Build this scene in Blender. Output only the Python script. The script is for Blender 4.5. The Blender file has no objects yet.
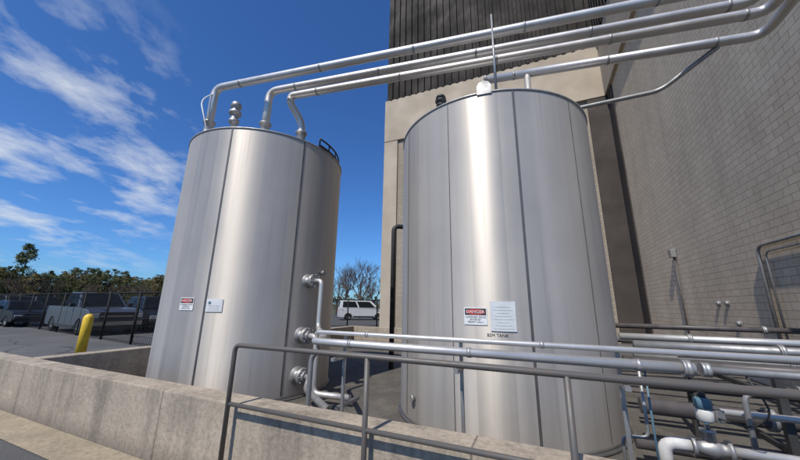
import bpy, bmesh, math, random
from mathutils import Vector, Matrix
random.seed(7)
scene=bpy.context.scene
col=scene.collection
TH=math.radians(-23.6)
T=Vector((math.cos(TH),math.sin(TH),0)); N=Vector((-math.sin(TH),math.cos(TH),0))
def P(s,d,z): 
    v=T*s+N*d; return Vector((v.x,v.y,z))
ROT=Matrix.Rotation(TH,4,'Z')

# ---------------- materials ----------------
def nodes(m):
    m.use_nodes=True; nt=m.node_tree; nt.nodes.clear()
    o=nt.nodes.new('ShaderNodeOutputMaterial'); b=nt.nodes.new('ShaderNodeBsdfPrincipled')
    nt.links.new(b.outputs[0],o.inputs[0]); return nt,b
def lk(nt,a,b): nt.links.new(a,b)
def math_(nt,op,a=None,b=None,c=None,clamp=False):
    n=nt.nodes.new('ShaderNodeMath'); n.operation=op; n.use_clamp=clamp
    for i,v in enumerate((a,b,c)):
        if v is None: continue
        if isinstance(v,(int,float)): n.inputs[i].default_value=v
        else: lk(nt,v,n.inputs[i])
    return n.outputs[0]
def ramp(nt,fac,stops):
    n=nt.nodes.new('ShaderNodeValToRGB'); e=n.color_ramp.elements
    while len(e)<len(stops): e.new(0.5)
    for i,(p,c) in enumerate(stops):
        e[i].position=p; e[i].color=(c[0],c[1],c[2],1) if not isinstance(c,(int,float)) else (c,c,c,1)
    lk(nt,fac,n.inputs[0]); return n.outputs[0]
def noise(nt,vec,scale,detail=4,rough=.55,dist=0):
    n=nt.nodes.new('ShaderNodeTexNoise'); n.inputs['Scale'].default_value=scale; n.inputs['Detail'].default_value=detail
    n.inputs['Roughness'].default_value=rough; n.inputs['Distortion'].default_value=dist
    if vec: lk(nt,vec,n.inputs['Vector'])
    return n.outputs[0]
def mapping(nt,vec,scale=(1,1,1),rot=(0,0,0)):
    n=nt.nodes.new('ShaderNodeMapping'); n.inputs['Scale'].default_value=scale; n.inputs['Rotation'].default_value=rot
    lk(nt,vec,n.inputs['Vector']); return n.outputs[0]
def objc(nt): return nt.nodes.new('ShaderNodeTexCoord').outputs['Object']
def bump(nt,b,h,st=.3,dist=.01):
    n=nt.nodes.new('ShaderNodeBump'); n.inputs['Strength'].default_value=st; n.inputs['Distance'].default_value=dist
    lk(nt,h,n.inputs['Height']); lk(nt,n.outputs[0],b.inputs['Normal'])
def mixc(nt,f,a,b,mode='MIX'):
    n=nt.nodes.new('ShaderNodeMix'); n.data_type='RGBA'; n.blend_type=mode
    for i,v in ((0,f),(6,a),(7,b)):
        if isinstance(v,(int,float)): n.inputs[i].default_value=v
        elif isinstance(v,tuple): n.inputs[i].default_value=(v[0],v[1],v[2],1)
        else: lk(nt,v,n.inputs[i])
    return n.outputs[2]
def mat(name,c1,c2=None,rough=.6,metal=0,scale=4,detail=5,bmp=.0,bdist=.005,lo=.35,hi=.65,vscale=(1,1,1),spec=.5):
    m=bpy.data.materials.new(name); nt,b=nodes(m)
    if c2 is None: c2=tuple(c*.8 for c in c1)
    v=mapping(nt,objc(nt),vscale); f=noise(nt,v,scale,detail)
    lk(nt,ramp(nt,f,[(lo,c1),(hi,c2)]),b.inputs['Base Color'])
    b.inputs['Metallic'].default_value=metal; b.inputs['Specular IOR Level'].default_value=spec
    lk(nt,ramp(nt,f,[(lo,rough*.85),(hi,min(1,rough*1.15))]),b.inputs['Roughness'])
    if bmp: bump(nt,b,noise(nt,v,scale*6,6),bmp,bdist)
    return m
def steel(name,base,rough,panels=True,aniso=.6,metal=.6):
    m=bpy.data.materials.new(name); nt,b=nodes(m); oc=objc(nt)
    n1=noise(nt,mapping(nt,oc,(5,5,.12)),1.0,6,.6)
    n2=noise(nt,mapping(nt,oc,(1,1,.7)),1.3,5,.6)
    n3=noise(nt,mapping(nt,oc,(14,14,90)),1.0,3,.5)
    lo=tuple(c*.86 for c in base)
    c=ramp(nt,n1,[(.3,lo),(.7,base)]); wn=None
    if panels:
        g=nt.nodes.new('ShaderNodeTexGradient'); g.gradient_type='RADIAL'; lk(nt,oc,g.inputs[0])
        fl=math_(nt,'FLOOR',math_(nt,'MULTIPLY',g.outputs['Fac'],23.0))
        w=nt.nodes.new('ShaderNodeTexWhiteNoise'); w.noise_dimensions='1D'; lk(nt,fl,w.inputs['W']); wn=w.outputs['Value']
        c=mixc(nt,1.0,c,ramp(nt,wn,[(0,.84),(1,1.0)]),'MULTIPLY')
    sep=nt.nodes.new('ShaderNodeSeparateXYZ'); lk(nt,oc,sep.inputs[0])
    c=mixc(nt,1.0,c,ramp(nt,n2,[(.3,.9),(.6,1.0)]),'MULTIPLY')
    if panels:
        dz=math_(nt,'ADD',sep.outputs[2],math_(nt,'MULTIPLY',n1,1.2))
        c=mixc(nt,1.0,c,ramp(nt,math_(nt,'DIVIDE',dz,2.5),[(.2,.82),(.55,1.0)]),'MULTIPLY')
        n4=noise(nt,mapping(nt,oc,(16,16,.35)),1.0,5,.6)
        c=mixc(nt,1.0,c,ramp(nt,n4,[(.28,.86),(.42,1.0)]),'MULTIPLY')
    lk(nt,c,b.inputs['Base Color'])
    b.inputs['Metallic'].default_value=metal
    r=math_(nt,'ADD',math_(nt,'MULTIPLY',n2,.14),math_(nt,'MULTIPLY_ADD',n1,.12,rough-.13))
    if wn: r=math_(nt,'ADD',r,math_(nt,'MULTIPLY_ADD',wn,.14,-.07))
    lk(nt,r,b.inputs['Roughness'])
    if aniso:
        tn=nt.nodes.new('ShaderNodeTangent'); tn.direction_type='RADIAL'; tn.axis='Z'
        lk(nt,tn.outputs[0],b.inputs['Tangent']); b.inputs['Anisotropic'].default_value=aniso; b.inputs['Anisotropic Rotation'].default_value=.25
    bump(nt,b,n3,.05,.002)
    return m
M={}
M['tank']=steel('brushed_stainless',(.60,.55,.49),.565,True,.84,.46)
M['jacket']=steel('aluminium_jacket',(.60,.58,.55),.42,False,0,.6)
M['seam']=mat('weld_strip',(.15,.145,.14),(.10,.097,.093),.5,.5,6)
M['flange']=mat('cast_steel_light',(.42,.41,.39),(.30,.29,.28),.5,.6,12,5,.15)
M['galv']=mat('galvanised_pipe',(.36,.355,.345),(.25,.247,.24),.5,.6,9,5,.1)
M['darkpipe']=mat('dark_grey_pipe',(.060,.052,.050),(.09,.078,.074),.5,0,7)
M['black']=mat('black_rubber',(.02,.02,.02),(.035,.035,.035),.6,0,8)
M['ventdark']=mat('dark_vent_metal',(.07,.07,.068),(.05,.05,.048),.5,.4,8)
M['rail']=mat('weathered_railing_paint',(.11,.102,.092),(.13,.092,.066),.6,.2,16,7,.4,.002,.5,.78)
M['beige']=mat('painted_beige_panel',(.44,.365,.275),(.37,.305,.23),.8,0,.7,8,.15)
M['brown']=mat('brown_metal_siding',(.028,.023,.020),(.021,.018,.016),.75,0,.6,5,spec=.2)
M['brown2']=mat('brown_metal_panel',(.070,.057,.049),(.052,.043,.037),.7,0,.9,5,spec=.2)
M['white']=mat('white_sign',(.74,.74,.72),(.64,.64,.62),.5,0,6)
M['paper']=mat('grey_notice',(.62,.63,.62),(.54,.55,.55),.5,0,9)
M['print']=mat('pale_grey_print',(.36,.37,.38),(.30,.31,.32),.6,0,9)
M['red']=mat('sign_red',(.55,.03,.02),(.45,.03,.02),.5)
M['ink']=mat('sign_black',(.02,.02,.02),(.03,.03,.03),.5)
M['blue']=mat('valve_blue_grey',(.07,.15,.20),(.10,.17,.22),.5)
M['pale']=mat('pale_pipe_wrap',(.58,.57,.54),(.46,.45,.42),.6,0,12,6,.2)
M['yellow']=mat('bollard_yellow',(.75,.50,.03),(.62,.40,.03),.55,0,8,6,.1)
M['glass']=mat('car_glass',(.006,.007,.008),(.009,.010,.011),.35,spec=.15)
M['tyre']=mat('tyre_rubber',(.012,.012,.012),(.018,.018,.018),.9,spec=.2)
M['chrome']=mat('bright_trim',(.5,.5,.5),(.4,.4,.4),.25,1)
M['lampc']=mat('headlight_lens',(.65,.65,.62),(.5,.5,.5),.15,.3)
M['carSilver']=mat('car_paint_silver',(.135,.15,.17),(.115,.13,.15),.3,.6)
M['carDark']=mat('car_paint_dark',(.010,.011,.013),(.014,.015,.017),.3,0,spec=.3)
M['carWhite']=mat('car_paint_white',(.72,.72,.72),(.64,.64,.64),.35)
M['carGrey']=mat('car_paint_grey',(.05,.05,.055),(.04,.04,.04),.35,.2)
M['bark']=mat('bark',(.09,.07,.055),(.05,.04,.03),.9,0,3)
M['twig']=mat('twig',(.13,.09,.065),(.085,.06,.045),.9,0,3)
M['needle']=mat('pine_foliage',(.075,.090,.022),(.10,.11,.035),.8,0,.9)
M['leafbrown']=mat('brown_foliage',(.19,.125,.045),(.14,.13,.045),.8,0,.9)
M['fencem']=mat('fence_steel',(.012,.012,.012),(.02,.02,.02),.7,0,spec=.2)
M['line']=mat('line_paint',(.65,.65,.62),(.40,.40,.38),.7,0,5,6)
def concrete(name,c1,c2,streak=True):
    m=bpy.data.materials.new(name); nt,b=nodes(m); oc=objc(nt)
    a=noise(nt,oc,1.6,10,.7,.4); f=noise(nt,oc,22,8,.75); s=noise(nt,mapping(nt,oc,(4,4,.5)),1,6,.6)
    c=ramp(nt,a,[(.34,c1),(.62,c2)])
    c=mixc(nt,1.0,c,ramp(nt,f,[(.32,.62),(.58,1.0)]),'MULTIPLY')
    if streak:
        c=mixc(nt,1.0,c,ramp(nt,s,[(.30,.58),(.50,1.0)]),'MULTIPLY')
        sp=nt.nodes.new('ShaderNodeSeparateXYZ'); lk(nt,oc,sp.inputs[0])
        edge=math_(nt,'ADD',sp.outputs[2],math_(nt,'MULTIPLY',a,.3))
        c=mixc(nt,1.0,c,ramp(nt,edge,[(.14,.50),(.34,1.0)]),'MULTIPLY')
        jt=math_(nt,'ABSOLUTE',math_(nt,'SUBTRACT',math_(nt,'FRACT',math_(nt,'DIVIDE',math_(nt,'ADD',sp.outputs[0],.9),3.05)),.5))
        c=mixc(nt,1.0,c,ramp(nt,jt,[(.0015,.35),(.0035,1.0)]),'MULTIPLY')
    v=nt.nodes.new('ShaderNodeTexVoronoi'); v.inputs['Scale'].default_value=38; lk(nt,oc,v.inputs['Vector'])
    c=mixc(nt,1.0,c,ramp(nt,v.outputs['Distance'],[(.05,.5),(.17,1.0)]),'MULTIPLY')
    lk(nt,c,b.inputs['Base Color']); b.inputs['Roughness'].default_value=.9
    bump(nt,b,math_(nt,'ADD',a,f),.7,.010); return m
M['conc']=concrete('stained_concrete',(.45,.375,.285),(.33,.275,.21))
M['pad']=concrete('containment_pad_concrete',(.13,.115,.095),(.075,.068,.058),False)
M['conc2']=concrete('gutter_concrete',(.40,.325,.22),(.30,.245,.17),False)
def asphalt():
    m=bpy.data.materials.new('asphalt'); nt,b=nodes(m); oc=objc(nt)
    a=noise(nt,oc,.35,8,.6); f=noise(nt,oc,60,6,.8); v=nt.nodes.new('ShaderNodeTexVoronoi'); v.inputs['Scale'].default_value=90; lk(nt,oc,v.inputs['Vector'])
    c=ramp(nt,a,[(.35,(.085,.082,.08)),(.65,(.13,.125,.12))])
    c=mixc(nt,1.0,c,ramp(nt,f,[(.3,.55),(.7,1.25)]),'MULTIPLY')
    cr=nt.nodes.new('ShaderNodeTexVoronoi'); cr.feature='DISTANCE_TO_EDGE'; cr.inputs['Scale'].default_value=.35
    wv=nt.nodes.new('ShaderNodeVectorMath'); wv.operation='ADD'
    nn=nt.nodes.new('ShaderNodeTexNoise'); nn.inputs['Scale'].default_value=.8; nn.inputs['Detail'].default_value=5; lk(nt,oc,nn.inputs['Vector'])
    lk(nt,oc,wv.inputs[0]); lk(nt,nn.outputs['Color'],wv.inputs[1]); lk(nt,wv.outputs[0],cr.inputs['Vector'])
    c=mixc(nt,1.0,c,ramp(nt,cr.outputs['Distance'],[(.003,.35),(.009,1.0)]),'MULTIPLY')
    lk(nt,c,b.inputs['Base Color']); b.inputs['Roughness'].default_value=.92
    bump(nt,b,math_(nt,'ADD',v.outputs['Distance'],f),.6,.006); return m
M['asphalt']=asphalt()
M['grass']=mat('dry_grass_ground',(.13,.115,.06),(.08,.09,.04),.95,0,.15,8,.3)
def brick(name,c1,c2,mo):
    m=bpy.data.materials.new(name); nt,b=nodes(m); oc=objc(nt)
    sp=nt.nodes.new('ShaderNodeSeparateXYZ'); lk(nt,oc,sp.inputs[0])
    cb=nt.nodes.new('ShaderNodeCombineXYZ'); lk(nt,math_(nt,'ADD',sp.outputs[0],sp.outputs[1]),cb.inputs[0]); lk(nt,sp.outputs[2],cb.inputs[1])
    bt=nt.nodes.new('ShaderNodeTexBrick'); lk(nt,cb.outputs[0],bt.inputs['Vector'])
    bt.inputs['Scale'].default_value=1; bt.inputs['Brick Width'].default_value=.36; bt.inputs['Row Height'].default_value=.15
    bt.inputs['Mortar Size'].default_value=.008; bt.inputs['Mortar Smooth'].default_value=.3; bt.inputs['Bias'].default_value=0
    bt.inputs['Color1'].default_value=c1+(1,); bt.inputs['Color2'].default_value=c2+(1,); bt.inputs['Mortar'].default_value=mo+(1,)
    f=noise(nt,oc,14,7,.7); a=noise(nt,oc,.5,6,.6); s=noise(nt,mapping(nt,oc,(2,2,.15)),1,6,.6)
    c=mixc(nt,1.0,bt.outputs['Color'],ramp(nt,f,[(.3,.84),(.65,1.0)]),'MULTIPLY')
    c=mixc(nt,1.0,c,ramp(nt,a,[(.3,.87),(.65,1.0)]),'MULTIPLY')
    c=mixc(nt,1.0,c,ramp(nt,s,[(.3,.86),(.55,1.0)]),'MULTIPLY')
    lk(nt,c,b.inputs['Base Color']); b.inputs['Roughness'].default_value=.9
    h=math_(nt,'SUBTRACT',math_(nt,'MULTIPLY',f,.4),bt.outputs['Fac'])
    bump(nt,b,h,.4,.006); return m
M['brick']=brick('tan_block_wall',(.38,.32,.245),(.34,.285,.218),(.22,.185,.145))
M['brick_shade_lift']=brick('block_wall_shade_lift',(.76,.61,.435),(.69,.55,.39),(.40,.32,.23))  # same block for the shaded right wall, colour lightened and warmed against the shade

# ---------------- mesh builder ----------------
def ring_frame(d):
    d=d.normalized(); a=Vector((0,0,1)) if abs(d.z)<.9 else Vector((1,0,0))
    u=d.cross(a).normalized(); return u,d.cross(u).normalized()
class MB:
    def __init__(s): s.bm=bmesh.new(); s.mi=0
    def face(s,vs,sm=False):
        try:
            f=s.bm.faces.new(vs); f.material_index=s.mi; f.smooth=sm; return f
        except ValueError: return None
    def tube(s,pts,r,bend=0,seg=14,cap=True,radii=None):
        pts=[Vector(p) for p in pts]
        if bend and len(pts)>2:
            out=[pts[0]]
            for i in range(1,len(pts)-1):
                a,b,c=pts[i-1],pts[i],pts[i+1]
                k=min(bend,(a-b).length*.48,(c-b).length*.48)
                p0=b+(a-b).normalized()*k; p2=b+(c-b).normalized()*k
                for j in range(7):
                    t=j/6; out.append(p0*(1-t)**2+b*2*t*(1-t)+p2*t*t)
            out.append(pts[-1]); pts=out
        rings=[]; u=None
        for i,p in enumerate(pts):
            if i==0: d=pts[1]-p
            elif i==len(pts)-1: d=p-pts[i-1]
            else: d=(pts[i+1]-p).normalized()+(p-pts[i-1]).normalized()
            d=d.normalized()
            if u is None: u,v=ring_frame(d)
            else:
                u=(u-d*u.dot(d)).normalized(); v=d.cross(u)
            rr=radii[i] if radii else r
            rings.append([s.bm.verts.new(p+(u*math.cos(2*math.pi*k/seg)+v*math.sin(2*math.pi*k/seg))*rr) for k in range(seg)])
        for a,b in zip(rings,rings[1:]):
            for k in range(seg): s.face([a[k],a[(k+1)%seg],b[(k+1)%seg],b[k]],True)
        if cap: s.face(rings[0][::-1]); s.face(rings[-1])
        return s
    def cyl(s,a,b,r,r2=None,seg=20): return s.tube([a,b],r,0,seg,True,[r,r if r2 is None else r2])
    def lathe(s,o,ax,prof,seg=32,smooth=True):
        o=Vector(o); ax=Vector(ax).normalized(); u,v=ring_frame(ax); rings=[]
        for h,r in prof:
            rings.append([s.bm.verts.new(o+ax*h+(u*math.cos(2*math.pi*k/seg)+v*math.sin(2*math.pi*k/seg))*max(r,1e-4)) for k in range(seg)])
        for a,b in zip(rings,rings[1:]):
            for k in range(seg): s.face([a[k],a[(k+1)%seg],b[(k+1)%seg],b[k]],smooth)
        s.face(rings[0][::-1]); s.face(rings[-1]); return s
    def box(s,lo,hi,mtx=None,bev=0):
        lo=Vector(lo);hi=Vector(hi); vs=[]
        for z in (lo.z,hi.z):
            for x,y in ((lo.x,lo.y),(hi.x,lo.y),(hi.x,hi.y),(lo.x,hi.y)):
                p=Vector((x,y,z)); vs.append(s.bm.verts.new(mtx@p if mtx else p))
        fs=[s.face(f) for f in ([vs[3],vs[2],vs[1],vs[0]],vs[4:8],[vs[0],vs[1],vs[5],vs[4]],[vs[1],vs[2],vs[6],vs[5]],[vs[2],vs[3],vs[7],vs[6]],[vs[3],vs[0],vs[4],vs[7]])]
        if bev:
            es=set(e for f in fs for e in f.edges)
            bmesh.ops.bevel(s.bm,geom=list(es),offset=bev,segments=2,affect='EDGES',profile=.6)
        return s
    def hexa(s,v8,bev=0):
        vs=[s.bm.verts.new(Vector(p)) for p in v8]
        fs=[s.face(f) for f in ([vs[3],vs[2],vs[1],vs[0]],vs[4:8],[vs[0],vs[1],vs[5],vs[4]],[vs[1],vs[2],vs[6],vs[5]],[vs[2],vs[3],vs[7],vs[6]],[vs[3],vs[0],vs[4],vs[7]])]
        if bev:
            es=set(e for f in fs for e in f.edges)
            bmesh.ops.bevel(s.bm,geom=list(es),offset=bev,segments=3,affect='EDGES',profile=.6)
        return s
    def prism(s,poly,y0,y1,bev=0):
        a=[s.bm.verts.new(Vector((x,y0,z))) for x,z in poly]; b=[s.bm.verts.new(Vector((x,y1,z))) for x,z in poly]
        f0=s.face(a); f1=s.face(b[::-1]); n=len(a)
        for k in range(n): s.face([a[(k+1)%n],a[k],b[k],b[(k+1)%n]])
        if bev:
            es=list(set(list(f0.edges)+list(f1.edges)))
            bmesh.ops.bevel(s.bm,geom=es,offset=bev,segments=3,affect='EDGES',profile=.6,clamp_overlap=True)
        return s
    def quad(s,a,b,c,d): s.face([s.bm.verts.new(Vector(p)) for p in (a,b,c,d)]); return s
    def obj(s,name,mats,parent=None,label=None,cat=None,base=None,rot=None,kind=None,group=None,local=False):
        if not isinstance(mats,(list,tuple)): mats=[mats]
        if parent is not None and not local: Mx=ROOTM[parent.name]
        elif parent is not None: Mx=Matrix.Identity(4)
        else: Mx=Matrix.Translation(Vector(base or (0,0,0)))@(rot or Matrix.Identity(4))
        if not local: s.bm.transform(Mx.inverted())
        bmesh.ops.recalc_face_normals(s.bm,faces=s.bm.faces[:])
        me=bpy.data.meshes.new(name); s.bm.to_mesh(me); s.bm.free()
        for m in mats: me.materials.append(M[m])
        o=bpy.data.objects.new(name,me); col.objects.link(o)
        if parent is not None: o.parent=parent; ROOTM[o.name]=ROOTM[parent.name]
        else: o.matrix_world=Mx; ROOTM[o.name]=Mx
        if label: o['label']=label
        if cat: o['category']=cat
        if kind: o['kind']=kind
        if group: o['group']=group
        return o
ROOTM={}
def root(name,base,label,cat,rot=None,group=None):
    e=bpy.data.objects.new(name,None); col.objects.link(e); e.empty_display_size=.2
    Mx=Matrix.Translation(Vector(base))@(rot or Matrix.Identity(4)); e.matrix_world=Mx; ROOTM[e.name]=Mx
    e['label']=label; e['category']=cat
    if group: e['group']=group
    return e
def copytree(o,loc=None,rotz=None,scale=None,par=None):
    c=o.copy(); col.objects.link(c)
    if par is not None: c.parent=par
    if loc is not None: c.location=loc
    if rotz is not None: c.rotation_euler=(0,0,rotz)
    if scale is not None: c.scale=(scale,)*3 if isinstance(scale,(int,float)) else scale
    for ch in o.children: copytree(ch,par=c)
    return c

# ---------------- ground ----------------
g=MB(); n=64; R0=2500
vs=[g.bm.verts.new((R0*math.cos(2*math.pi*k/n),R0*math.sin(2*math.pi*k/n),0)) for k in range(n)]; g.face(vs)
g.obj('ground','grass',kind='structure')
MB().quad((-75,-40,.004),(40,-40,.004),(40,48,.004),(-75,48,.004)).obj('parking_lot','asphalt',kind='structure')
g=MB(); g.quad(P(-30,1.94,.012),P(6,1.94,.012),P(6,2.32,.012),P(-30,2.32,.012)); g.obj('pavement','conc2',kind='structure')
g=MB(); g.quad(P(-7.0,2.57,.03),P(4.08,2.57,.03),P(4.08,11.5,.03),P(-7.0,11.5,.03)); g.obj('containment_floor','pad',kind='structure')
g=MB()
for i in range(7):
    a=Vector((-24+i*2.9,24+ i*-1.0,.009)); d=Vector((.35,.94,0))*5; w=Vector((.1,-.03,0))
    g.quad(a,a+w,a+w+d,a+d)
g.obj('parking_line_markings','line',kind='structure')

# ---------------- containment wall ----------------
cw=root('containment_wall',P(-7.24,2.32,0),'low stained concrete containment wall around the steel tanks','wall',ROT)
def rbox(mb,s0,d0,z0,s1,d1,z1,bev=0): return mb.box((s0,d0,z0),(s1,d1,z1),ROT,bev)
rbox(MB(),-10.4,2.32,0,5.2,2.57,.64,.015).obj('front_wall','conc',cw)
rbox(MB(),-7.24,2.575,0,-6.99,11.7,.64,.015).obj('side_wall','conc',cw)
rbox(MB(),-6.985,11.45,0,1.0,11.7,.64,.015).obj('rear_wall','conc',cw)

# ---------------- tanks ----------------
def on_tank(C,R,ang,z,off=0):
    return Vector((C[0]+(R+off)*math.cos(ang),C[1]+(R+off)*math.sin(ang),z))
def text_mesh(txt,size):
    cu=bpy.data.curves.new('t','FONT'); cu.body=txt; cu.size=size; cu.align_x='CENTER'; cu.align_y='CENTER'; cu.resolution_u=2
    ob=bpy.data.objects.new('t',cu); col.objects.link(ob); dg=bpy.context.evaluated_depsgraph_get()
    me=bpy.data.meshes.new_from_object(ob.evaluated_get(dg)); bpy.data.objects.remove(ob); return me
def wrap_text(mb,txt,size,C,R,ang,z,dx=0,off=.006):
    me=text_mesh(txt,size); vm=[]
    for v in me.vertices:
        a=ang+(v.co.x+dx)/R; vm.append(mb.bm.verts.new(on_tank(C,R,a,z+v.co.y,off)))
    for p in me.polygons: mb.face([vm[i] for i in p.vertices])
def wrap_plate(mb,C,R,ang,z0,z1,w,off,dx=0,thick=.003):
    k=6; rows=[]
    for i in range(k+1):
        a=ang+(dx-w/2+w*i/k)/R
        rows.append([mb.bm.verts.new(on_tank(C,R,a,z,o)) for z,o in ((z0,off),(z1,off),(z1,off-thick),(z0,off-thick))])
    for a,b in zip(rows,rows[1:]):
        for j in range(4): mb.face([a[j],b[j],b[(j+1)%4],a[(j+1)%4]])
    mb.face(rows[0]); mb.face(rows[-1][::-1])
def wrap_ellipse(mb,C,R,ang,zc,rx,rz,off):
    vs=[mb.bm.verts.new(on_tank(C,R,ang+rx*math.cos(t*math.pi/12)/R,zc+rz*math.sin(t*math.pi/12),off)) for t in range(24)]; mb.face(vs)
def tank(C,R,H,label,seams):
    r=root('steel_tank',(C[0],C[1],.03),label,'tank',group='stainless steel storage tanks')
    o=Vector((C[0],C[1],0)); z=Vector((0,0,1))
    MB().lathe(o,z,[(.03,R+.0),(.10,R+.0),(.101,R+.0),(H-.04,R),(H-.012,R-.004),(H,R-.02)],160).obj('shell','tank',r)
    MB().lathe(o,z,[(H+.001,R-.03),(H+.05,R-.25),(H+.14,.5),(H+.16,.05)],96).obj('roof','jacket',r)
    MB().lathe(o,z,[(.031,R+.03),(.05,R+.03),(.06,R+.004)],128).obj('base_ring','seam',r)
    MB().lathe(o,z,[(H-.03,R+.003),(H-.028,R+.014),(H-.008,R+.014),(H-.006,R+.003)],128).obj('top_rim','flange',r)
    for a,w in seams:
        m=MB(); wrap_plate(m,C,R,a,.12,H-.04,w,.006,0,.01); m.obj('weld_seam','seam',r)
    return r
CL=(-2.84,6.45); CR=(1.55,5.16); RR=1.5; HL=4.45; HR=4.28
def cam_ang(C): return math.atan2(-C[1],-C[0])
aL=cam_ang(CL); aR=cam_ang(CR)
tl=tank(CL,RR,HL,'tall brushed stainless steel tank with three side nozzles and risers',[(aL-.46,.026),(aL+.36,.028),(aL+2.2,.03),(aL-2.2,.03)])
tr=tank(CR,RR,HR,'tall brushed stainless steel tank with notice sheet and support post',[(aR+.22,.028),(aR-.36,.008),(aR-.95,.010),(aR+.78,.008),(aR+2.2,.03),(aR-2.4,.03)])
def danger(par,C,ang,z,w=.25,h=.185):
    m=MB(); wrap_plate(m,C,RR,ang,z-h/2,z+h/2,w,.008); s=m.obj('warning_sign','white',par,'white danger sign with red oval and black lettering')
    m=MB(); wrap_plate(m,C,RR,ang,z+h*.06,z+h*.44,w*.92,.0095,0,.001); m.obj('header_band','ink',s)
    m=MB(); wrap_ellipse(m,C,RR,ang,z+h*.25,w*.42,h*.165,.0115); m.obj('red_oval','red',s)
    m=MB(); wrap_text(m,'DANGER',h*.27,C,RR,ang,z+h*.25,0,.0135); m.obj('danger_lettering','white',s)
    m=MB()
    for i,t in enumerate(('CONFINED SPACE','ENTER BY','PERMIT ONLY')): wrap_text(m,t,h*.15,C,RR,ang,z-h*(.06+.145*i),0,.0105)
    m.obj('message_lettering','ink',s)
danger(tl,CL,aL-.665,1.47)
danger(tr,CR,aR-.175,1.39,.26,.19)
m=MB(); wrap_plate(m,CL,RR,aL-.365,1.36,1.55,.24,.010); s=m.obj('information_sign','white',tl,'white sign with small blue emblem and text lines')
m=MB(); wrap_ellipse(m,CL,RR,aL-.41,1.49,.022,.022,.012); m.obj('blue_emblem','blue',s)
m=MB()
for i in range(3): wrap_plate(m,CL,RR,aL-.365,1.385+i*.03,1.390+i*.03,.17-.03*(i%2),.0115,0,.001)
m.obj('printed_lines','print',s)
m=MB(); wrap_plate(m,CR,RR,aR+.025,1.235,1.555,.27,.0105); s=m.obj('notice_sheet','paper',tr,'large white notice sheet with faint printed lines')
m=MB()
for i in range(8): wrap_plate(m,CR,RR,aR+.025,1.26+i*.033,1.263+i*.033,.21-.04*(i%3),.012,0,.001)
m.obj('printed_lines','print',s)
m=MB(); wrap_text(m,'BSM TANK',.048,CR,RR,aR-.02,1.19,0,.004); m.obj('tank_lettering','ink',tr)

angN=math.atan2(-.537,.845)
def nozzle(par,C,ang,z,r,L,cap=True):
    a=on_tank(C,RR,ang,z,-.02); d=Vector((math.cos(ang),math.sin(ang),0))
    m=MB(); m.lathe(a,d,[(0,r*1.7),(.03,r*1.65),(.035,r),(L-.05,r),(L-.05,r*1.6),(L-.025,r*1.6),(L-.022,r*1.45),(L-.018,r*1.6),(L+.01,r*1.6)],28)
    nz=m.obj('nozzle','flange',par)
    for k in range(8):
        b=MB(); t=k*math.pi/4; u,v=ring_frame(d); p=a+(u*math.cos(t)+v*math.sin(t))*r*1.38+d*(L-.07)
        b.cyl(p,p+d*.1,.009,seg=6); b.obj('bolt','galv',nz)
    return a+d*L
n1=nozzle(tl,CL,angN-.02,1.88,.072,.20); n2=nozzle(tl,CL,angN-.05,.99,.08,.2); n3=nozzle(tl,CL,angN-.06,.38,.08,.2)
MB().lathe(on_tank(CL,RR,angN+.18,2.05,-.01),Vector((math.cos(angN+.18),math.sin(angN+.18),0)),[(0,.03),(.07,.03),(.07,.045),(.1,.045)],16).obj('sample_port','flange',tl)
m=MB(); m.lathe(on_tank(CR,RR,aR-.80,.36,-.01),Vector((math.cos(aR-.80),math.sin(aR-.80),0)),[(0,.028),(.05,.028),(.05,.042),(.07,.042)],20); m.obj('drain_port','flange',tr)
def vent(par,x,y,z0,h,r,mt='flange'):
    m=MB(); m.lathe((x,y,z0),(0,0,1),[(0,r*1.5),(.03,r*1.5),(.03,r*.7),(h*.45,r*.7),(h*.45,r*1.2),(h*.52,r*1.2),(h*.52,r*.85),(h*.66,r*.85),(h*.66,r*1.45),(h*.72,r*1.5),(h*.74,r*.9),(h*.82,r*.9),(h*.84,r*1.35),(h*.94,r*1.1),(h,r*.35)],24)
    return m.obj('relief_vent',mt,par)
vent(tl,-3.24,5.50,HL+.03,.86,.075); vent(tr,.60,4.34,HR+.03,.36,.058,'ventdark')
m=MB(); m.tube([(-3.55,5.3,HL),(-3.62,5.2,HL+.35),(-3.78,5.25,HL+.75),(-3.63,5.45,HL+1.05)],.012,.25,8); m.obj('vent_tube','white',tl)
pts=[on_tank(CL,RR,aL+.62+i*.07,HL+.07,-.07) for i in range(16)]
m=MB(); m.tube(pts,.04,0,8); gr=m.obj('roof_cable_tray','black',tl)
for i in range(0,16,3):
    m=MB(); m.cyl(pts[i]-Vector((0,0,.12)),pts[i]+Vector((0,0,.16)),.016,seg=8); m.obj('tray_post','black',gr)
m=MB(); m.tube([p+Vector((0,0,.16)) for p in pts],.018,0,8); m.obj('tray_rail','black',gr)
ang=aR-.02; base=on_tank(CR,RR,ang,HR,-.02); d=Vector((math.cos(ang),math.sin(ang),0)); u=Vector((-d.y,d.x,0))
poly=[(-.095,-.05),(.095,-.05),(.095,.08),(.06,.135),(0,.155),(-.06,.135),(-.095,.08)]
mt=Matrix((( u.x,d.x,0,base.x),(u.y,d.y,0,base.y),(0,0,1,base.z),(0,0,0,1)))
m2=MB(); m2.prism(poly,.024,.036,.003); m2.bm.transform(mt); m2.obj('lifting_lug','galv',tr)

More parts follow.
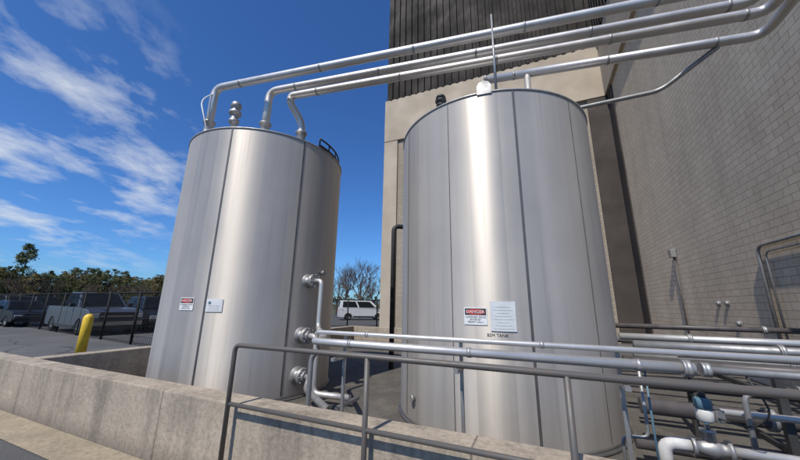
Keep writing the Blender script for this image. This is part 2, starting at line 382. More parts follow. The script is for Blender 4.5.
# ---------------- overhead pipes ----------------
ZP=5.6; pd=Vector((.9655,-.2605,0))
def bands(par,a,b,r,step=1.9,first=.9,mt='galv'):
    a=Vector(a);b=Vector(b);L=(b-a).length;d=(b-a).normalized();t=first
    while t<L-.2:
        m=MB(); m.lathe(a+d*(t-.02),d,[(0,r),(.001,r+.005),(.035,r+.005),(.036,r)],20); m.obj('jacket_band',mt,par); t+=step
def opipe(start,xend,r,drop,label,jog=None,ext=2.2):
    S=Vector(start); t=(xend-S.x)/pd.x; E=S+pd*t
    rt=root('overhead_pipe',(S.x,S.y,drop),label,'pipe',group='overhead pipes between tanks and building')
    m=MB()
    if jog: path=[Vector(jog)+Vector((0,0,drop-ZP)),Vector(jog)+Vector((0,0,-.5)),S+Vector((0,0,-.16)),S,E,E-N*ext,E-N*ext+T*2.4]
    else: path=[Vector((S.x,S.y,drop)),S,E,E-N*ext,E-N*ext+T*2.4]
    m.tube(path,r,.2,20); m.obj('insulated_pipe','jacket',rt)
    bands(rt,S,E,r,1.7,.6); bands(rt,E,E-N*ext,r,1.0,.4)
    f=Vector((path[0].x,path[0].y,drop))
    m=MB(); m.lathe(f,(0,0,1),[(0,r*1.7),(.03,r*1.7),(.03,r*1.15),(.34,r*1.15),(.34,r*1.55),(.37,r*1.55),(.38,r*1.0)],24); m.obj('riser_flange','flange',rt)
    return E
opipe((-3.68,5.46,ZP),4.45,.069,HL+.03,'long silver insulated overhead pipe with plain riser on tank')
opipe((-2.64,5.53,ZP),4.80,.071,HL+.06,'long silver insulated overhead pipe with flanged riser')
opipe((-2.26,5.66,ZP),5.15,.073,HL+.06,'long silver insulated overhead pipe with jogged riser',jog=(-2.04,5.84,ZP))
S=Vector((1.55,5.12,ZP)); E=S+pd*((5.52-S.x)/pd.x)
rt=root('overhead_pipe',(2.3,4.9,HR),'silver insulated pipe from tank roof towards building wall','pipe',group='overhead pipes between tanks and building')
m=MB(); m.tube([S,E,E-N*2.2,E-N*2.2+T*2],.073,.2,20); m.obj('insulated_pipe','jacket',rt)
m=MB(); q=S+pd*.72; m.tube([q,q-Vector((0,0,ZP-HR-.02))],.055,0,16); m.obj('riser','jacket',rt)
m=MB(); m.lathe((q.x,q.y,HR+.05),(0,0,1),[(0,.13),(.03,.13),(.03,.08),(.3,.08),(.3,.11),(.34,.11)],20); m.obj('riser_flange','flange',rt)
bands(rt,S,E,.073,1.5,.5); m=MB(); m.lathe(S-pd*.03,pd,[(0,.05),(.01,.088),(.05,.088),(.06,.073)],20); m.obj('end_cap','galv',rt)
rt=root('branch_pipe',(2.6,5.6,HR),'thin grey branch pipe from tank roof up to overhead pipe','pipe')
m=MB(); m.tube([(2.5,5.6,HR+.0),(2.5,5.6,5.12),(4.5,4.83,5.2),(4.98,4.22,5.54)],.038,.15,14); m.obj('pipe_run','galv',rt)
rt=root('pipe_support',(1.22,3.72,HR-.1),'slim upright galvanised rod standing on the tank rim','rod')
m=MB(); m.cyl((1.27,3.78,HR-.05),(1.27,3.78,ZP+.0),.020,.014,seg=12); m.obj('post','galv',rt)
m=MB(); m.lathe((1.27,3.78,HR-.04),(0,0,1),[(0,.04),(.05,.04),(.06,.024)],12); m.obj('socket','galv',rt)

# ---------------- low pipe runs ----------------
def run(name,pts,r,mt,label,cat='pipe',bend=.12,bandstep=None,flanges=(),grp=None,seg=18):
    rt=root(name,pts[0],label,cat,group=grp)
    m=MB(); m.tube(pts,r,bend,seg); m.obj('pipe_run',mt,rt)
    if bandstep:
        for a,b in zip(pts,pts[1:]):
            if (Vector(b)-Vector(a)).length>1: bands(rt,a,b,r,bandstep,bandstep*.4,'flange')
    for a,d,k in flanges:
        m=MB(); m.lathe(a,d,[(0,r*k),(.02,r*k),(.022,r*k*.9),(.026,r*k),(.046,r*k)],24); m.obj('flange','flange',rt)
    return rt
G='horizontal process pipes in front of the tanks'
dN=Vector((math.cos(angN),math.sin(angN),0))
v1=n1+dN*.16
run('process_pipe',[n1,v1,Vector((v1.x,v1.y,1.11)),P(-2.42,3.35,1.11),P(-2.32,3.0,1.11),P(.87,3.0,1.11)],.037,'jacket','silver insulated pipe from tank nozzle running along both tanks',bandstep=1.2,flanges=[(P(.80,3.0,1.11),T,1.5),(P(.90,3.0,1.11),T,1.25)],grp=G)
run('process_pipe',[P(-2.3,3.10,1.03),P(-2.3,3.02,1.205),P(4.0,3.02,1.205)],.022,'jacket','thin silver pipe running along both tanks',grp=G,bandstep=1.6,seg=12,bend=.06)
run('process_pipe',[P(-2.25,3.9,.35),P(-2.25,2.92,.35),P(-2.25,2.92,1.02),P(4.0,2.92,1.02)],.026,'galv','bare galvanised pipe above the containment wall',grp=G,seg=12)
run('process_pipe',[P(.95,3.0,1.11),P(4.0,3.0,1.11)],.024,'galv','thin galvanised pipe continuing past the reducer',grp=G,seg=12)
run('process_pipe',[P(1.0,3.7,1.12),P(4.05,3.7,1.12)],.022,'galv','thin silver pipe reaching the block wall',grp=G,seg=12)
run('process_pipe',[P(1.25,3.4,.03),P(1.25,3.4,.92),P(4.0,3.4,.92)],.018,'galv','small bore grey pipe rising beside the valve',grp=G,seg=10,flanges=[(P(1.7,3.4,.92),T,1.8)],bend=.08)
run('process_pipe',[P(.45,3.3,.03),P(.45,3.3,.55),P(.62,3.3,.56),P(.62,3.3,1.09)],.012,'galv','thin grey sensing line beside the tank foot',grp=G,seg=8,bend=.05)
v2=n2+dN*.2
run('process_pipe',[n2,v2,Vector((v2.x,v2.y,.16)),Vector((v2.x+.6,v2.y-.2,.16))],.045,'jacket','silver pipe dropping from tank nozzle to floor',grp=G,flanges=[(n2,dN,1.8)])
v3=n3+dN*.12
run('process_pipe',[n3,v3,Vector((v3.x,v3.y-.15,.25)),P(-2.2,3.4,.25),P(-1.9,3.3,.25)],.045,'galv','low grey pipe elbowing from the bottom nozzle',grp=G,flanges=[(n3,dN,1.8)])
run('flexible_hose',[P(-2.6,3.6,.12),P(-2.2,3.3,.45),P(-1.9,3.2,.2),P(-1.5,3.4,.12)],.03,'black','black flexible hose beside the tank nozzles','hose',bend=.25)
run('black_standpipe',[(-.16,8,.03),(-.16,8,3.5),(.5,8.2,3.5)],.06,'black','black insulated standpipe behind the tanks',bend=.15)
G2='dark process pipes beside the second tank'
run('dark_process_pipe',[P(.74,4.0,.62),P(4.05,4.0,.62)],.068,'darkpipe','thick dark grey pipe from tank side to building wall',grp=G2,flanges=[(P(1.6,4.0,.62),T,1.3)])
run('dark_process_pipe',[P(1.0,3.75,.40),P(4.05,3.75,.40)],.068,'darkpipe','thick dark grey pipe near the containment floor',grp=G2,flanges=[(P(2.0,3.75,.40),T,1.3)])
run('dark_process_pipe',[P(.8,4.4,.95),P(4.05,4.4,.95)],.045,'darkpipe','slim dark grey pipe at railing height',grp=G2)
run('dark_process_pipe',[P(.95,4.9,1.08),P(4.05,4.9,1.08)],.05,'galv','grey pipe at railing height reaching the wall',grp=G2,flanges=[(P(2.2,4.9,1.08),T,1.5)])
run('dark_process_pipe',[P(.7,4.2,.24),P(4.05,4.2,.24)],.055,'darkpipe','dark grey pipe low beside the tank',grp=G2)
G3='parallel pipe bundle reaching the block wall'
for k,(s0,dd,zz,r,mt,lb,fl) in enumerate(((.85,4.15,.80,.05,'darkpipe','dark pipe in the bundle beside the tank',1.9),(.9,4.65,.72,.055,'darkpipe','dark pipe in the bundle beside the tank',None),
        (1.0,5.2,.92,.04,'galv','grey pipe in the bundle beside the tank',2.4),(.95,5.6,1.12,.045,'jacket','silver pipe in the bundle beside the tank',1.7),
        (1.05,6.1,.75,.06,'darkpipe','dark pipe in the bundle beside the tank',None),(.95,6.6,1.22,.04,'darkpipe','dark pipe in the bundle beside the tank',2.9),
        (1.0,7.3,.95,.06,'galv','grey pipe in the bundle beside the tank',None),(1.15,3.55,.74,.024,'jacket','silver pipe in the bundle beside the tank',2.1),(1.1,3.45,.28,.035,'galv','grey pipe in the bundle beside the tank',None))):
    run('bundle_pipe',[P(s0,dd,zz),P(4.06,dd,zz)],r,mt,lb,grp=G3,seg=14,flanges=[(P(fl,dd,zz),T,1.45)] if fl else [])
for s in (1.55,2.6,3.5):
    rt=root('pipe_rack',P(s,4.3,.03),'dark steel rack frame carrying the pipe bundle','pipe rack',ROT,group='dark steel pipe rack frames')
    for dd in (3.62,5.35):
        m=MB(); rbox(m,s-.025,dd-.025,.031,s+.025,dd+.025,1.02); m.obj('upright','ventdark',rt)
    for zz in (.50,.86):
        m=MB(); rbox(m,s-.022,3.646,zz-.02,s+.022,5.324,zz+.02); m.obj('crossbar','ventdark',rt)
def valve(base,label,k=.55):
    x=Vector(base); rt=root('control_valve',x,label,'valve'); Z=Vector((0,0,1))
    S=lambda pr:[(h*k,r*k) for h,r in pr]
    m=MB(); m.lathe(x-T*.13*k,T,S([(0,.075),(.025,.075),(.026,.045),(.08,.06),(.13,.075),(.18,.06),(.234,.045),(.235,.075),(.26,.075)]),24); m.obj('valve_body','flange',rt)
    m=MB(); m.lathe(x,Z,S([(.05,.05),(.12,.04),(.125,.055),(.145,.055)]),18); m.obj('bonnet','flange',rt)
    m=MB(); m.cyl(x+Z*.14*k,x+Z*.22*k,.018*k,seg=10); m.obj('stem','chrome',rt)
    m=MB(); m.lathe(x+Z*.20*k,Z,S([(0,.045),(.015,.06),(.09,.06),(.10,.05)]),22); m.obj('actuator_base','pale',rt)
    m=MB(); m.lathe(x+Z*.301*k,Z,S([(0,.05),(.01,.062),(.07,.062),(.09,.04)]),22); m.obj('actuator_cap','blue',rt)
    m=MB(); m.lathe(x+Z*.392*k,Z,S([(0,.03),(.03,.03),(.04,.015)]),18); m.obj('position_indicator','black',rt)
    m=MB(); m.box((-.035*k,-.03*k,0),(.035*k,.03*k,.09*k),Matrix.Translation(x+Vector((.085*k,-.03*k,.21*k))),.005); m.obj('limit_switch','galv',rt)
    return rt
ZV=.58
valve(P(.94,3.2,ZV),'silver flanged control valve with blue grey actuator cap',.82)
run('process_pipe',[P(1.05,3.2,ZV),P(4.0,3.2,ZV)],.032,'jacket','slim silver pipe leaving the control valve',grp=G,flanges=[(P(1.5,3.2,ZV),T,1.6)])
run('elbow_fitting',[P(.83,3.2,ZV),P(.68,3.2,ZV),P(.68,3.2,.30)],.042,'pale','pale insulated elbow fitting beside the control valve','pipe fitting',bend=.13)
run('drop_pipe',[P(.68,3.2,.295),P(.68,3.2,.03)],.03,'galv','short grey pipe dropping to the floor','pipe',bend=0)
run('flexible_hose',[P(1.12,3.0,1.09),P(1.20,2.97,.88),P(1.12,3.08,.76),P(1.0,3.17,.78)],.006,'black','short black air hose feeding the valve actuator','hose',bend=.3,seg=8)
run('instrument_tube',[P(.60,3.05,1.08),P(.60,3.05,.3)],.007,'blue','thin blue grey tube hanging below the pipes','tube',bend=0,seg=8)
for i,s in enumerate((-1.95,-.73,.45,1.6,2.8)):
    rt=root('pipe_stand',P(s,3.05,.03),'galvanised strut stand holding horizontal pipes','pipe stand',group='strut stands under the pipes')
    m=MB(); rbox(m,s-.014,3.065,.03,s+.014,3.09,1.18); m.obj('post','galv',rt)
    m=MB(); rbox(m,s-.018,2.86,.955,s+.018,3.2,.985); m.obj('cross_arm','galv',rt)
    m=MB(); rbox(m,s-.07,3.0,.031,s+.07,3.15,.045); m.obj('base_plate','galv',rt)

# ---------------- handrail ----------------
rt=root('handrail',P(-2.55,2.24,0),'weathered grey brown steel handrail in front of concrete wall','railing')
ZT=1.135
m=MB(); m.tube([P(-2.55,2.24,ZT-.9),P(-2.55,2.24,ZT),P(4.0,2.24,ZT)],.020,.06,14); m.obj('top_rail','rail',rt)
m=MB(); m.tube([P(-2.53,2.24,.665),P(4.0,2.24,.665)],.017,0,12); m.obj('middle_rail','rail',rt)
for s in (-2.55,-1.22,.05,1.35,2.65):
    m=MB(); m.cyl(P(s,2.24,.0),P(s,2.24,ZT if s>-2.5 else ZT-.85),.019,seg=12); po=m.obj('post','rail',rt)
    m=MB(); m.lathe(P(s,2.24,.013),(0,0,1),[(0,.055),(.01,.055),(.012,.03)],16); m.obj('foot_plate','rail',po)

# ---------------- building ----------------
bd=root('factory_building',P(-8.65,17.1,0),'tall industrial building with block walls and dark ribbed siding','building',ROT)
SB=4.085; DB=17.1; SL=-8.65; Z1=12.1; Z2=15.2; Z3=25
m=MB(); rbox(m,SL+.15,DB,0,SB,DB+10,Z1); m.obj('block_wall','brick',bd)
m=MB(); rbox(m,SB,5.5,0,SB+9,DB+10,Z1-.002); m.obj('block_wall','brick_shade_lift',bd)
m=MB(); rbox(m,SL,DB-.15,Z1,SB-.15,DB+10,Z2); m.obj('panel_band','beige',bd)
m=MB(); rbox(m,SB-.148,5.35,Z1+.002,SB+9,DB+9.98,Z2); m.obj('panel_band','beige',bd)
m=MB(); rbox(m,SL-.002,DB-.12,0,SL+.95,DB+.3,Z1-.004); m.obj('pilaster','beige',bd)
m=MB(); rbox(m,SB-.95,DB-.12,0,SB-.01,DB-.004,Z1-.004); m.obj('corner_panel','brown2',bd)
m=MB(); rbox(m,SB-.05,DB-1.0,0,SB-.004,DB-.125,Z1-.004); m.obj('corner_panel','brown2',bd)
def ribs(m,a0,a1,fix,z0,z1,along,depth=.13,pitch=.46):
    pts=[];x=a0
    while x<a1:
        for dx,dd in ((0,0),(.22,0),(.25,depth),(.43,depth)): pts.append((min(x+dx,a1),dd))
        x+=pitch
    pts.append((a1,0))
    lo=[];hi=[]
    for x,dd in pts:
        if along=='s': p=(x,fix-dd)
        else: p=(fix-dd,x)
        lo.append(m.bm.verts.new(P(p[0],p[1],z0))); hi.append(m.bm.verts.new(P(p[0],p[1],z1)))
    for i in range(len(pts)-1): m.face([lo[i],lo[i+1],hi[i+1],hi[i]])
m=MB(); ribs(m,SL+.1,SB-.1,DB-.06,Z2,Z3,'s'); m.obj('ribbed_siding','brown',bd)
m=MB(); ribs(m,5.45,DB-.1,SB-.08,Z2,Z3,'d'); m.obj('ribbed_siding','brown',bd)
m=MB(); rbox(m,SL+.1,DB-.04,Z2+.001,SB-.07,DB+9.9,Z3); m.obj('upper_storey','brown',bd)
m=MB(); rbox(m,SB-.06,5.4,Z2+.002,SB+8.9,DB+9.8,Z3-.01); m.obj('upper_storey','brown',bd)
m=MB(); rbox(m,SL-.1,DB-.25,Z3+.002,SB+9.1,DB+10,Z3+.4); m.obj('roof_edge_trim','brown2',bd)
rt=root('wall_conduit',P(SB-.05,6,2.7),'grey electrical conduit bending down the block wall','conduit')
m=MB(); m.tube([P(SB-.06,5.6,2.74),P(SB-.06,8.55,2.74),P(SB-.06,8.55,.7)],.03,.2,12); m.obj('conduit_run','galv',rt)
m=MB(); m.tube([P(SB-.06,5.6,2.60),P(SB-.06,8.35,2.60),P(SB-.06,8.35,.9)],.018,.15,10); m.obj('conduit_run','galv',rt)
m=MB(); rbox(m,SB-.16,8.3,.45,SB-.01,8.75,.85,.01); m.obj('conduit_box','galv',rt)
rt=root('wall_conduit',P(SB-.05,12.5,0),'thin vertical conduit on the block wall','conduit')
m=MB(); m.tube([P(SB-.05,12.6,3.1),P(SB-.05,12.6,.3)],.022,0,10); m.obj('conduit_run','darkpipe',rt)
m=MB(); rbox(m,SB-.15,12.5,3.1,SB-.01,12.72,3.35,.01); m.obj('conduit_box','galv',rt)
for s,z in ((10.2,1.65),(10.6,1.65),(9.9,1.2)):
    rt=root('wall_vent',P(SB-.02,s,z),'small round metal vent cap on the block wall','vent',group='small vent caps on the block wall')
    m=MB(); m.lathe(P(SB-.001,s,z),-T,[(0,.06),(.03,.06),(.05,.05),(.055,.02)],20); m.obj('cap','galv',rt)
    m=MB(); m.lathe(P(SB-.0,s,z),-T,[(0,.085),(.006,.085),(.007,.065)],20); m.obj('collar','flange',rt)

# ---------------- bollard ----------------
bx,by=-8.05,8.55
rt=root('bollard',(bx,by,0),'yellow painted steel bollard on the asphalt','bollard')
m=MB(); m.lathe((bx,by,0),(0,0,1),[(0,.105),(1.06,.105),(1.11,.088),(1.15,.045),(1.16,.005)],28); m.obj('post','yellow',rt)
m=MB(); m.lathe((bx,by,.006),(0,0,1),[(0,.17),(.02,.16),(.03,.107)],24); m.obj('concrete_collar','conc',rt)

# ---------------- fences ----------------
def fence(a,b,h,label,step=2.6,wr=.0055):
    a=Vector(a);b=Vector(b);L=(b-a).length;d=(b-a).normalized()
    rt=root('chain_link_fence',a,label,'fence',group='chain link fences around the lot')
    k=int(L/step)
    for i in range(k+1):
        p=a+d*(L*i/k); m=MB(); m.cyl(p,p+Vector((0,0,h+.06)),.045,seg=8); m.obj('post','fencem',rt)
    for zz,rr in ((h,.028),(.08,.014)):
        m=MB(); m.tube([a+Vector((0,0,zz)),b+Vector((0,0,zz))],rr,0,8); m.obj('rail','fencem',rt)
    m=MB(); pitch=.16; x=-h
    while x<L:
        for sg in (0,1):
            x0=max(x,0); x1=min(x+h,L)
            if x1>x0:
                z0=(x0-x);z1=(x1-x)
                if sg: z0=h-z0;z1=h-z1
                m.tube([a+d*x0+Vector((0,0,z0)),a+d*x1+Vector((0,0,z1))],wr,0,3,False)
        x+=pitch
    m.obj('wire_mesh','fencem',rt)
fence((-7.2,10.5,0),(-30,23.6,0),1.8,'dark chain link fence along the parking lot',2.6,.0045)
fence((-7.5,22,0),(2.5,22.5,0),1.8,'dark chain link fence in front of white van',1.7,.010)

# ---------------- vehicles ----------------
def arch(cx,r,n=8): return [(cx+r*math.cos(math.pi*k/n),.28+r*math.sin(math.pi*k/n)) for k in range(n+1)]
def fq(m,A,B,C,D,u0,u1,v0,v1,off=.008):
    A,B,C,D=map(Vector,(A,B,C,D)); nn=(B-A).cross(D-A).normalized()
    f=lambda u,v:(A*(1-u)+B*u)*(1-v)+(D*(1-u)+C*u)*v+nn*off
    m.quad(f(u0,v0),f(u1,v0),f(u1,v1),f(u0,v1))
def vehicle(kind,loc,heading,paint,label,grp=None):
    rt=root('pickup_truck' if kind=='pickup' else ('van' if kind=='van' else 'parked_car'),loc,label,{'pickup':'pickup truck','van':'van'}.get(kind,'car'),Matrix.Rotation(heading,4,'Z'),grp)
    if kind=='pickup': Lh,W,hood,bed,belt,roof=2.85,1.98,1.18,1.20,1.18,1.88; fx,rx=1.85,-1.75; cab=(-1.05,1.15,-.85,.35); wr=.42
    elif kind=='van': Lh,W,hood,bed,belt,roof=2.4,1.85,1.05,1.15,1.15,1.85; fx,rx=1.5,-1.45; cab=(-2.35,1.55,-2.2,.75); wr=.33
    elif kind=='suv': Lh,W,hood,bed,belt,roof=2.35,1.85,1.05,1.1,1.1,1.75; fx,rx=1.45,-1.4; cab=(-2.25,1.0,-1.95,.35); wr=.36
    else: Lh,W,hood,bed,belt,roof=2.3,1.8,.9,.95,.93,1.42; fx,rx=1.4,-1.4; cab=(-1.6,.95,-1.0,.25); wr=.32
    ar=wr+.07
    top=[(-Lh+.03,bed-.05),(-Lh+.12,bed),(cab[0],bed),(cab[1],hood+.03),(Lh-.35,hood-.06),(Lh-.06,hood-.2),(Lh,hood-.4),(Lh,.42),(Lh-.1,.3)]
    poly=[(-Lh,.35),(-Lh,.7)]+top+[(fx+ar,.28)]+arch(fx,ar)[1:-1]+[(fx-ar,.28),(rx+ar,.28)]+arch(rx,ar)[1:-1]+[(rx-ar,.28),(-Lh+.1,.3)]
    m=MB(); m.prism(poly,-W/2,W/2,.045); m.obj('body',paint,rt,local=True)
    w=W/2-.06; w2=W/2-.26
    b=[(cab[0],-w,belt-.01),(cab[1],-w,belt-.01),(cab[1],w,belt-.01),(cab[0],w,belt-.01)]; t=[(cab[2],-w2,roof),(cab[3],-w2,roof),(cab[3],w2,roof),(cab[2],w2,roof)]
    m=MB(); m.hexa(b+t,.05); m.obj('cabin',paint,rt,local=True)
    m=MB(); fq(m,b[1],b[2],t[2],t[1],.06,.94,.06,.90,.014); m.obj('windshield','glass',rt,local=True)
    m=MB(); fq(m,b[3],b[0],t[0],t[3],.1,.9,.15,.85); m.obj('rear_window','glass',rt,local=True)
    for sgn in (0,1):
        for u0,u1 in ((.08,.47),(.51,.92)):
            m=MB()
            if sgn: fq(m,b[0],b[1],t[1],t[0],u0,u1,.08,.88,.014)
            else: fq(m,b[2],b[3],t[3],t[2],1-u1,1-u0,.08,.88,.014)
            m.obj('side_window','glass',rt,local=True)
    for sy in (-1,1):
        for xx in (cab[1]-.25,(cab[0]+cab[1])/2+.02):
            m=MB(); m.box((xx-.008,sy*(W/2+.001)-.004,.45),(xx+.008,sy*(W/2+.001)+.004,belt-.03)); m.obj('door_seam','ink',rt,local=True)
        m=MB(); m.box((cab[0]+.25,sy*(W/2+.01)-.012,belt-.22),(cab[0]+.42,sy*(W/2+.01)+.012,belt-.18)); m.obj('door_handle','chrome',rt,local=True)
        m=MB(); m.box((rx+ar+.05,sy*(W/2-.005)-.02,.27),(fx-ar-.05,sy*(W/2-.005)+.02,.40)); m.obj('side_sill','black',rt,local=True)
    for cx in (fx,rx):
        for sy in (-1,1):
            y=sy*(W/2-.12)
            m=MB(); m.lathe((cx,y-.11*sy,wr),(0,sy,0),[(0,wr*.6),(.0,wr*.95),(.03,wr),(.19,wr),(.22,wr*.94),(.22,wr*.64),(.17,wr*.62)],26); wh=m.obj('wheel','tyre',rt,local=True)
            m=MB(); m.lathe((cx,y+.07*sy,wr),(0,sy,0),[(0,wr*.60),(.02,wr*.60),(.015,wr*.45),(-.005,wr*.28),(.025,wr*.14),(.03,.01)],10,False); m.obj('rim','galv',wh,local=True)
            m=MB(); m.box((cx-ar*.95,y-.10,.32),(cx+ar*.95,y+.0,.3+ar*.8)); m.obj('wheel_housing','black',rt,local=True)
    for sy in (-1,1):
        m=MB(); m.box((Lh-.12,sy*(W/2-.2)-.15,hood-.42),(Lh+.012,sy*(W/2-.2)+.15,hood-.24),None,.02); m.obj('headlight','lampc',rt,local=True)
        m=MB(); m.box((cab[1]-.35,sy*(W/2+.09)-.09,belt+.02),(cab[1]-.2,sy*(W/2+.09)+.09,belt+.2),None,.02); m.obj('mirror','black',rt,local=True)
        m=MB(); m.box((-Lh-.012,sy*(W/2-.12)-.07,.72),(-Lh+.05,sy*(W/2-.12)+.07,.98),None,.01); m.obj('tail_light','red',rt,local=True)
    m=MB(); m.box((Lh-.05,-W/2+.38,hood-.56),(Lh+.014,W/2-.38,hood-.18),None,.01); gl=m.obj('grille','black',rt,local=True)
    for zz in (hood-.36,):
        m=MB(); m.box((Lh+.0,-W/2+.40,zz-.03),(Lh+.026,W/2-.40,zz+.03)); m.obj('grille_bar','chrome',gl,local=True)
    m=MB(); m.box((Lh-.08,-W/2+.03,.42),(Lh+.09,W/2-.03,.60),None,.04); m.obj('front_bumper','chrome' if kind=='pickup' else 'black',rt,local=True)
    m=MB(); m.box((Lh-.1,-W/2+.15,.24),(Lh+.03,W/2-.15,.41)); m.obj('air_dam','black',rt,local=True)
    if kind=='pickup':
        m=MB(); m.box((-Lh+.14,-W/2+.1,bed+.003),(cab[0]-.04,W/2-.1,bed+.02)); m.obj('bed_cover','black',rt,local=True)
    return rt
hd=math.radians(-30)
vehicle('pickup',(-15.2,16.2,0),hd,'carSilver','silver grey pickup truck parked behind chain link fence')
vehicle('suv',(-13.7,18.2,0),hd-.1,'carDark','dark sport utility car parked beyond the pickup truck')
vehicle('sedan',(-22.6,19.4,0),hd+.1,'carDark','dark sedan parked behind the chain link fence','cars parked in the lot')
vehicle('suv',(-27.5,23.0,0),hd+.3,'carGrey','grey sport utility car parked near the trees','cars parked in the lot')
vehicle('sedan',(-20,27,0),hd,'carGrey','grey sedan parked in the lot','cars parked in the lot')
vehicle('suv',(-31,28.0,0),hd+.2,'carDark','dark sport utility car parked near the trees','cars parked in the lot')
vehicle('van',(-3.7,32.5,0),.25,'carWhite','white van parked behind chain link fence')

# ---------------- trees ----------------
def rv(s=1): return Vector((random.uniform(-s,s),random.uniform(-s,s),random.uniform(-s,s)))
def pine(H,W,mt,seed,conif=True):
    random.seed(seed)
    rt=root('pine_tree' if conif else 'leafy_tree',(0,0,0),'dark green pine tree at the edge of the lot' if conif else 'brownish early spring tree at the lot edge','tree',group='trees along the edge of the parking lot')
    m=MB(); m.tube([(0,0,0),(.05,0,H*.5),(0,.05,H*.93)],.1,0,8,True,[.16,.1,.02])
    cl=[]
    for i in range(80):
        h=random.uniform(.05,1.0)**.9
        rr=(W*(1-h)**.6*1.1+.1 if conif else W*math.sqrt(max(0.05,1-((h-.55)/.55)**2)))
        a=random.uniform(0,6.28); q=random.uniform(.2,1.0)*rr; c=Vector((q*math.cos(a),q*math.sin(a),h*H)); cl.append((c,random.uniform(.4,.75)*(1.15-h*.6)))
        if i%3==0: m.tube([(0,0,c.z*.88),c],.03,0,4,True,[.035,.008])
    m.obj('trunk','bark',rt,local=True)
    m=MB()
    for c,s in cl:
        for k in range(56):
            p=c+Vector((random.gauss(0,s*.5),random.gauss(0,s*.5),random.gauss(0,s*.36)))
            a=rv().normalized()*random.uniform(.10,.22); b=rv().normalized()*random.uniform(.08,.17)
            m.face([m.bm.verts.new(p-a),m.bm.verts.new(p+b),m.bm.verts.new(p+a)])
    m.obj('crown',mt,rt,local=True); return rt
def bare(H,seed):
    random.seed(seed)
    rt=root('bare_tree',(0,0,0),'leafless brown tree with fine upright branches','tree',group='bare trees beyond the lot')
    mt=MB(); mc=MB()
    def br(p,d,L,r,lv):
        q=p+d*L; (mt if lv<2 else mc).tube([p,q],r,0,6 if lv<2 else 3,False,[r,r*.65])
        if lv>=6: return
        for k in range(3 if lv>0 else 5):
            nd=(d+rv(.62)+Vector((0,0,.16))).normalized(); br(p+d*L*random.uniform(.55,1),nd,L*random.uniform(.6,.8),r*.58,lv+1)
    br(Vector((0,0,0)),Vector((0,0,1)),H*.28,.13,0)
    mt.obj('trunk','bark',rt,local=True); mc.obj('branches','twig',rt,local=True); return rt
protos=[pine(9,2.0,'needle',1),pine(7.5,2.6,'needle',2),pine(7,2.6,'leafbrown',3,False),pine(7.5,3.0,'needle',4,False)]
bp=[bare(8.5,11),bare(7.5,12)]
random.seed(21)
used={}
def place(pr,az,dist,sc,rz):
    loc=(dist*math.sin(math.radians(az)),dist*math.cos(math.radians(az)),0)
    if pr.name not in used:
        used[pr.name]=1; pr.location=loc; pr.rotation_euler=(0,0,rz); pr.scale=(sc,)*3
    else: copytree(pr,loc,rz,sc)
az=-57.0;i=0
while az<-33:
    place(random.choice([protos[k] for k in (0,1,2,3,2,3,2)]),az,random.uniform(62,82),random.uniform(.58,.86),random.uniform(0,6))
    if i%7==0: place(bp[i%2],az+.5,random.uniform(58,68),random.uniform(.6,.8),random.uniform(0,6))
    az+=random.uniform(.28,.52); i+=1
place(protos[0],-50.2,64,.95,1)
for az,ds,sc in ((-9.5,38,1.0),(-6.9,36,1.05),(-4.6,40,.95),(-11,45,1.0),(-5.6,60,.9)): place(bp[random.randint(0,1)],az,ds,sc,random.uniform(0,6))
for az in (-12,-10.6,-9.4,-8.4,-7.4,-6.4,-5.4,-4.2,-3.2): place(protos[random.choice([2,3,1])],az,random.uniform(75,85),random.uniform(.4,.6),random.uniform(0,6))

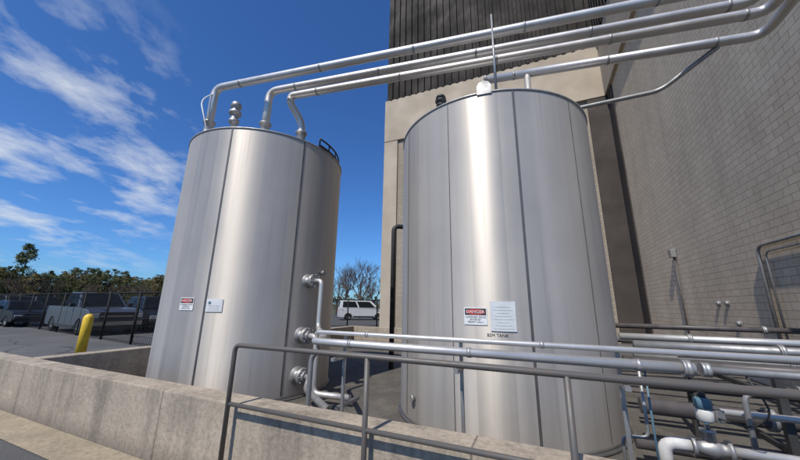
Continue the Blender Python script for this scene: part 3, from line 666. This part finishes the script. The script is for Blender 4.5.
# ---------------- world, sun ----------------
EL=math.radians(53); AZ=math.radians(212)
sd=Vector((math.sin(AZ)*math.cos(EL),math.cos(AZ)*math.cos(EL),math.sin(EL)))
w=bpy.data.worlds.new('World'); scene.world=w; w.use_nodes=True; nt=w.node_tree; nt.nodes.clear()
out=nt.nodes.new('ShaderNodeOutputWorld'); bg=nt.nodes.new('ShaderNodeBackground'); bg.inputs[1].default_value=.15
sky=nt.nodes.new('ShaderNodeTexSky'); sky.sky_type='NISHITA'; sky.sun_disc=False; sky.sun_elevation=EL; sky.sun_rotation=AZ; sky.altitude=100; sky.air_density=1.0; sky.dust_density=.5; sky.ozone_density=1.5
tc=nt.nodes.new('ShaderNodeTexCoord').outputs['Generated']
sp=nt.nodes.new('ShaderNodeSeparateXYZ'); lk(nt,tc,sp.inputs[0])
zc=math_(nt,'ADD',math_(nt,'MAXIMUM',sp.outputs[2],0.0),.18)
cb=nt.nodes.new('ShaderNodeCombineXYZ'); lk(nt,math_(nt,'DIVIDE',sp.outputs[0],zc),cb.inputs[0]); lk(nt,math_(nt,'DIVIDE',sp.outputs[1],zc),cb.inputs[1])
mp=mapping(nt,cb.outputs[0],(2.1,1.5,1),(0,0,math.radians(-8)))
cn=noise(nt,mp,2.0,12,.58,.1); cn2=noise(nt,mapping(nt,cb.outputs[0],(1.2,.8,1)),1.5,4,.5)
dm=nt.nodes.new('ShaderNodeVectorMath'); dm.operation='DOT_PRODUCT'; lk(nt,tc,dm.inputs[0]); dm.inputs[1].default_value=(-.757,.563,.33)
mask=ramp(nt,dm.outputs['Value'],[(.925,0.0),(.98,1.0)])
cf=math_(nt,'MULTIPLY',ramp(nt,math_(nt,'ADD',cn,math_(nt,'MULTIPLY',math_(nt,'SUBTRACT',cn2,.5),.6)),[(.49,0.0),(.74,1.0)]),mask)
skyc=mixc(nt,1.0,sky.outputs[0],(.29,.55,.92),'MULTIPLY')
fin=mixc(nt,math_(nt,'MULTIPLY',cf,.8),skyc,(4.8,5.1,5.5))
lk(nt,fin,bg.inputs[0]); lk(nt,bg.outputs[0],out.inputs[0])
sl=bpy.data.lights.new('sun','SUN'); sl.energy=4.6; sl.angle=math.radians(.53); sl.color=(1,.95,.87)
so=bpy.data.objects.new('sun',sl); col.objects.link(so); so.rotation_euler=sd.to_track_quat('Z','Y').to_euler()

# ---------------- camera ----------------
cam=bpy.data.cameras.new('camera'); cam.lens=36*310/800; cam.sensor_width=36; cam.clip_end=6000; cam.clip_start=.05
co=bpy.data.objects.new('camera',cam); col.objects.link(co)
co.matrix_world=Matrix.Translation((0,.16,1.5))@Matrix.Rotation(math.radians(90+13.6),4,'X')@Matrix.Rotation(math.radians(.86),4,'Z')
scene.camera=co
scene.view_settings.view_transform='Standard'; scene.view_settings.look='None'; scene.view_settings.exposure=0
